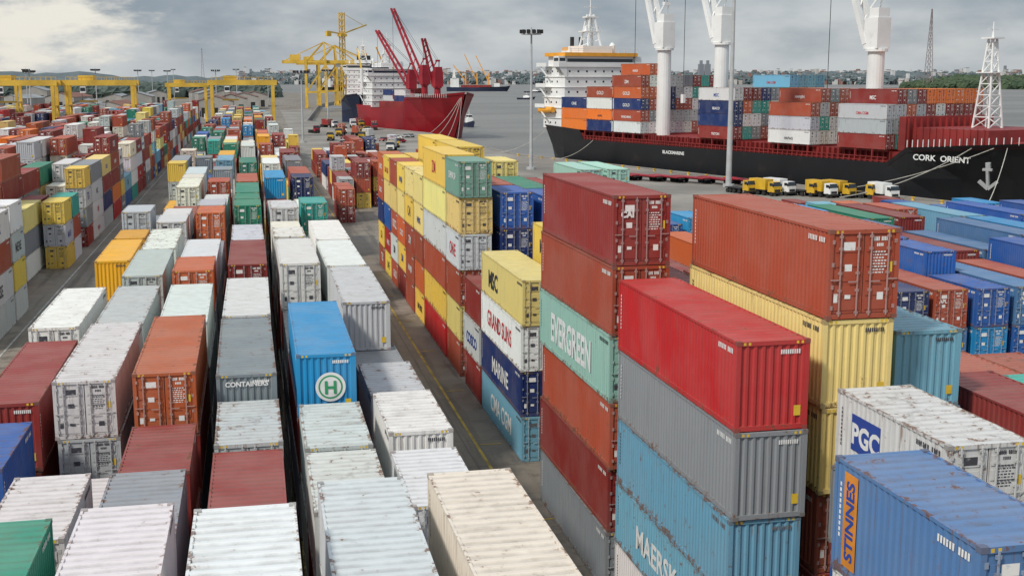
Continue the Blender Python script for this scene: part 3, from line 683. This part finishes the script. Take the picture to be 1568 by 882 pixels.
# ------------------------------------------------------------------ vehicles on the quay
def truck(x,y,rz,cabm,loadc=None,box=None,cab=True,sc=1.):
    b=MB()
    if cab:
        b.box(-1.1,1.1,4.2,6.2,.9,2.2,0);b.quad([(-1.1,6.2,2.2),(1.1,6.2,2.2),(1.05,5.9,3.1),(-1.05,5.9,3.1)],1);b.box(-1.08,1.08,4.25,5.9,2.2,3.15,0)
        for s_ in(-1,1): b.box(min(s_*1.08,s_*1.11),max(s_*1.08,s_*1.11),4.8,5.8,2.25,2.9,1);b.box(min(s_*1.1,s_*1.35),max(s_*1.1,s_*1.35),6.0,6.1,2.1,2.7,2)
        b.box(-.8,.8,6.2,6.25,1.0,1.5,2);b.box(-1.15,1.15,6.2,6.35,.5,.9,2)
    y0=-6 if loadc or not cab else -1.8
    b.box(-.6,.6,y0,4.2,.85,1.1,2);b.box(-1.2,1.2,y0-.3,3.6,1.1,1.3,0 if not cab else 2)
    for yy in ((5.3,2.9,y0+2.8,y0+1.5,y0+.4) if cab else (-3.2,-4.5,-5.6)):
        for s_ in(-1,1): b.cyl((s_*.7,yy,.5),(s_*1.15,yy,.5),.5,None,14,2)
    if box: b.box(-1.2,1.2,y0,3.5,1.3,3.6,3)
    o=b.obj('truck' if cab else 'flatbed_trailer',[cabm,MGL,MDK,box or MW],(x,y,0),rz);o.scale=(sc,sc,sc)
    if loadc:
        f=Vector((-math.sin(rz),math.cos(rz),0))*-1.6
        cont(x+f.x,y+f.y,1.3,20,2.58,loadc,N,rz,1,False)
MTY=simple('truck_yellow',(.66,.40,.03),.45,.2)
for i,(c,bx) in enumerate(((MTY,None),(MTY,MTY),(MW,MW),(MTY,None),(MW,MTY),(MTY,MTY),(MTY,None),(MW,MW))):
    truck(92+i*3.0,221-i*2.4+R.uniform(-2,2),math.pi+R.uniform(.0,.5),c,None,bx,True,.85)
for i in range(7): truck(76+i*4.,258-i*3.7,ANG+R.uniform(-.2,.2)-math.pi/2,MCR,None,None,False)
for i in range(18): truck(R.uniform(25,56),R.uniform(330,600),R.uniform(-.5,.5)+math.pi,R.choice([MW,MCR,MW,MTY]),R.choice([None,'white','maroon','ltgrey','brown']))
def car(x,y,rz,m):
    b=MB();prof=[(-2.1,.45),(-2.1,.95),(-1.5,1.02),(-1.1,1.45),(.5,1.48),(1.1,1.0),(2.0,.85),(2.15,.45)]
    for (a,z),(c,w) in zip(prof[:-1],prof[1:]): b.quad([(-.85,a,z),(.85,a,z),(.85,c,w),(-.85,c,w)],1 if (z>.98 and w>.98 and abs(z-w)>.3) else 0)
    for s_ in(-1,1):
        b.quad([(s_*.85,a,z) for a,z in prof],0);b.quad([(s_*.86,-1.35,1.03),(s_*.86,-1.0,1.38),(s_*.86,.45,1.4),(s_*.86,.95,1.03)],1)
        for yy in(-1.3,1.35): b.cyl((s_*.65,yy,.33),(s_*.9,yy,.33),.33,None,12,2)
    b.obj('parked_car',[m,MGL,MDK],(x,y,0),rz)
for i in range(14): car(R.uniform(40,66),R.uniform(300,470),R.uniform(0,3),R.choice([MW,MGY,MCR]))
for i in range(4): car(-16.5+R.uniform(-1,1),R.uniform(210,420),0,R.choice([MW,MGY]))
for x,y in ((84,176),(90,171),(101,178)): stack(x,y,20,2.6,[R.choice(['maroon','red','brown'])])

def shed(x,y,w,l,h,mr,mw,rz=0):
    b=MB();b.box(-w/2,w/2,-l/2,l/2,0,h,0)
    b.quad([(-w/2-.5,-l/2-.5,h),(0,-l/2-.5,h+w*.15),(0,l/2+.5,h+w*.15),(-w/2-.5,l/2+.5,h)],1);b.quad([(0,-l/2-.5,h+w*.15),(w/2+.5,-l/2-.5,h),(w/2+.5,l/2+.5,h),(0,l/2+.5,h+w*.15)],1)
    b.quad([(-w/2,-l/2-.01,h),(w/2,-l/2-.01,h),(0,-l/2-.01,h+w*.15)],0)
    for k in range(3): b.box(-w/2+w*(k+.6)/3.5,-w/2+w*(k+1.1)/3.5,-l/2-.06,-l/2,0,h*.6,2)
    b.obj('warehouse',[mw,mr,MDK],(x,y,0),rz)
MROOF=simple('metal_roof',(.30,.31,.31),.5,.35,.05);MROOF2=simple('rust_roof',(.22,.09,.055),.7,.3,.05);MWALL=simple('shed_wall',(.38,.36,.33),.7,.3,.1)
for i in range(22):
    shed(-300+i*14+R.uniform(-6,6),700+R.uniform(0,620),R.uniform(16,26),R.uniform(30,60),R.uniform(6,12),R.choice([MROOF,MROOF2,MROOF]),MWALL,R.uniform(-.2,.2))
for i in range(4): shed(-20+i*8,760+i*90,22,50,9,MROOF2,MWALL,.0)

# ------------------------------------------------------------------ far shore
def polar(az,d): a=math.radians(az);return d*math.sin(a),d*math.cos(a)
def fol(name,c,c2):
    m,nt,b=nmat(name);g=G(nt);tc=g.n('ShaderNodeTexCoord').outputs['Object']
    g.l(g.mix(g.mr(g.noise(tc,.03,6,.7),.35,.65),c,c2),b.inputs['Base Color']);b.inputs['Roughness'].default_value=.9;return m
MF1=fol('foliage_far',(.065,.09,.095),(.12,.15,.155));MF2=fol('foliage_near_shore',(.025,.05,.025),(.07,.10,.045));MF3=fol('foliage_mid',(.045,.065,.055),(.09,.12,.10))  # foliage_far is pale and bluish: distance haze painted into its colour
def ridge(name,a0,a1,d,hf,mat,depth,n=220):
    b=MB();rows=[]
    for i in range(n+1):
        az=a0+(a1-a0)*i/n;h=hf(az)
        r=[]
        for dd,hh in ((0,-4),(depth*.1,h*.45),(depth*.4,h*(.8+R.uniform(-.1,.1))),(depth,h)):
            x,y=polar(az,d+dd);r.append((x,y,hh))
        rows.append(r)
    for a,c in zip(rows[:-1],rows[1:]):
        for j in range(3): b.quad([a[j],c[j],c[j+1],a[j+1]],0)
    return b.obj(name,[mat])
ridge('hills',-40,60,6200,lambda a:52+14*math.sin(a*.5)+9*math.sin(a*1.7+1)+5*math.sin(a*5)+R.uniform(-3,3),MF1,1500)
def clumps(name,fn,n,mat,seed):
    rr=random.Random(seed);b=MB()
    for _ in range(n):
        x,y,z,r=fn(rr)
        m=6
        pts=[]
        top=(x,y,z+r*rr.uniform(.8,1.2));
        for lv,(f,zz) in enumerate(((1.,-.3),(.95,.35),(.55,.8))):
            for i in range(m):
                t=2*math.pi*i/m+lv*.5;k=r*f*rr.uniform(.75,1.25);pts.append((x+math.cos(t)*k,y+math.sin(t)*k,z+r*zz*rr.uniform(.8,1.2)))
        bb=len(b.v);b.v+=pts+[top]
        for lv in range(2):
            for i in range(m):
                j=(i+1)%m;b.f.append((bb+lv*m+i,bb+lv*m+j,bb+(lv+1)*m+j,bb+(lv+1)*m+i));b.m.append(0)
        for i in range(m): b.f.append((bb+2*m+i,bb+2*m+(i+1)%m,bb+3*m));b.m.append(0)
    b.obj(name,[mat])
def isl(rr):
    az=rr.uniform(29.8,46);d=rr.uniform(3350,4300);x,y=polar(az,d);f=min(1,(az-29.6)/2.5)
    return x,y,rr.uniform(-2,6)+f*18*(d-3300)/900,rr.uniform(9,17)*(.5+.5*f)
clumps('distant_trees',isl,2600,MF2,1)
def lef(rr):
    az=rr.uniform(-16,1.2);d=rr.uniform(1500,2600);x,y=polar(az,d);return x,y,rr.uniform(0,5),rr.uniform(7,14)
clumps('distant_trees',lef,2600,MF3,2)
def mid(rr):
    az=rr.uniform(0,36);d=rr.uniform(6050,7300);x,y=polar(az,d);return x,y,rr.uniform(0,20)+(d-6050)/1250*35,rr.uniform(10,22)
clumps('distant_trees',mid,2400,MF1,3)
b=MB();rr=random.Random(5)
for _ in range(3400):
    az=rr.uniform(-.5,37);d=rr.uniform(6080,7650);x,y=polar(az,d);f=(d-6080)/1570
    h=rr.choice([8,10,12,14,16,22]);h=h if rr.random()<.975 else rr.uniform(28,46);w=rr.uniform(8,26);z=4+f*rr.uniform(35,62)
    b.box(x-w/2,x+w/2,y-8,y+8,z-10,z+h,rr.choice([0,0,0,1,2,3]))
    if rr.random()<.5: b.box(x-w/2-1,x+w/2+1,y-9,y+9,z+h,z+h+2,rr.choice([3,4]))
for az in (20.9,21.2):
    x,y=polar(az,6000);b.box(x-12,x+12,y-10,y+10,0,95,2);b.box(x-6,x+6,y-6,y+6,95,112,2)
b.obj('distant_city_buildings',[simple('far_wall_pale',(.62,.62,.61),.8,.1,.01),simple('far_wall_cream',(.50,.46,.42),.8,.1,.01),simple('far_wall_grey',(.22,.24,.27),.8,.1,.01),simple('far_roof_red',(.30,.17,.14),.8,.1,.01),simple('far_roof_grey',(.35,.36,.37),.8,.1,.01)])
def lattice(az,d,H,w,name,mat):
    x,y=polar(az,d);b=MB();n=14
    for k in range(n):
        f0=w*(1-.9*k/n);f1=w*(1-.9*(k+1)/n);za=H*k/n;zc=H*(k+1)/n
        P=[(-1,-1),(1,-1),(1,1),(-1,1)]
        for i in range(4):
            a=P[i];c=P[(i+1)%4];t=H*.005
            b.beam((a[0]*f0,a[1]*f0,za),(a[0]*f1,a[1]*f1,zc),t,0);b.beam((a[0]*f0,a[1]*f0,za),(c[0]*f1,c[1]*f1,zc),t*.6,0)
    b.obj(name,[mat],(x,y,0))
MPY=simple('pylon_steel',(.30,.24,.24),.6,.2,.1)
lattice(30.9,3450,205,9,'transmission_tower',MPY);lattice(17.4,5900,150,9,'transmission_tower',MPY);lattice(5.0,2600,90,5,'transmission_tower',MPY);lattice(-2.0,2400,80,4,'transmission_tower',MPY)

# mooring lines
b=MB()
def rope(p,q,sag=1.5):
    p=Vector(p);q=Vector(q);pr=p
    for i in range(1,13):
        t=i/12;c=p.lerp(q,t);c.z-=sag*4*t*(1-t);b.beam(pr,c,.12,0);pr=c
def sp(s,y,z): v=O+AX*s+NN*y;return (v.x,v.y,z)
rope(sp(148,-11,9.5),(103,214,.3));rope(sp(144,-12,9.4),(106,205,.3));rope(sp(150,-10,9.8),(118,178,.3));rope(sp(-8,-11,8),(73,356,.3));rope(sp(20,-14,5.5),(80,322,.3))
bw=S+SD*6
for k in range(4): rope((bw.x,bw.y,15.2),(68+2*k,474-12*k,.3),2)
b.obj('mooring_ropes',[simple('rope',(.5,.48,.42),.8)])
b=MB()
for i in range(26):
    t=i/26;x=125-50*t;y=180+168*t;b.cyl((x-1.6,y,0),(x-1.6,y,.5),.3,.22,8,0);b.cyl((x-1.6,y,.5),(x-1.6,y,.65),.42,None,8,0)
b.obj('mooring_bollards',[MY])

# ------------------------------------------------------------------ world, sun, camera
w=bpy.data.worlds.new('World');scene.world=w;w.use_nodes=True;nt=w.node_tree;nt.nodes.clear();g=G(nt)
sv=Vector((-.66,-.46,.78)).normalized()
sky=g.n('ShaderNodeTexSky');sky.sky_type='NISHITA';sky.sun_disc=False;sky.sun_elevation=math.asin(sv.z);sky.sun_rotation=math.atan2(sv.x,sv.y)%(2*math.pi)
gen=g.n('ShaderNodeTexCoord').outputs['Generated']
spz=g.n('ShaderNodeSeparateXYZ');g.l(gen,spz.inputs[0]);z=spz.outputs[2]
v=g.vm('MULTIPLY',gen,(1,1,2.8))
n=g.noise(v,7,7,.52);nb=g.noise(v,2.8,3,.5)
nn=g.math('ADD',g.math('MULTIPLY',n,.6),g.math('MULTIPLY',nb,.4))
cl=g.mix(g.mr(nn,.40,.60),(.30,.36,.43),(.66,.69,.71))
hz=g.mr(z,.0,.032,1,0);cl=g.mix(g.math('MULTIPLY',hz,.5),cl,(.58,.63,.66))
top=g.mr(z,.045,.075,0,.35);cl=g.mix(top,cl,(.31,.365,.43))
dv=g.vm('SUBTRACT',gen,(-.165,.985,.040));dv=g.vm('MULTIPLY',dv,(1,1,2.2))
ln=g.n('ShaderNodeVectorMath',operation='LENGTH');g.l(dv,ln.inputs[0])
n2=g.noise(v,20,7,.6)
rad=g.math('ADD',ln.outputs['Value'],g.math('MULTIPLY',g.math('SUBTRACT',.5,n2),.26))
blob=g.mr(rad,.02,.11,1,0)
cl=g.mix(blob,cl,(.97,.93,.84))
zen=g.mr(z,.1,.7,1,1.85)
cl=g.mix(1.,cl,zen,'MULTIPLY')
bg1=g.n('ShaderNodeBackground');g.l(sky.outputs[0],bg1.inputs[0]);bg1.inputs[1].default_value=.08
bg2=g.n('ShaderNodeBackground');g.l(cl,bg2.inputs[0]);bg2.inputs[1].default_value=.92
ms=g.n('ShaderNodeMixShader');ms.inputs[0].default_value=.88;g.l(bg1.outputs[0],ms.inputs[1]);g.l(bg2.outputs[0],ms.inputs[2])
ow=g.n('ShaderNodeOutputWorld');g.l(ms.outputs[0],ow.inputs[0])
L=bpy.data.lights.new('sun','SUN');L.energy=2.9;L.angle=math.radians(7);L.color=(1,.95,.87)
lo=bpy.data.objects.new('sun',L);lo.rotation_euler=sv.to_track_quat('Z','Y').to_euler();col.objects.link(lo)
cam=bpy.data.cameras.new('camera');cam.lens=36*1850/1568;cam.clip_end=60000;cam.clip_start=.5
co=bpy.data.objects.new('camera',cam);co.location=(0,0,21.7)
co.rotation_euler=(math.radians(90-9.78),0,math.radians(-12.15));col.objects.link(co);scene.camera=co
scene.view_settings.view_transform='Standard';scene.view_settings.look='None';scene.view_settings.exposure=0
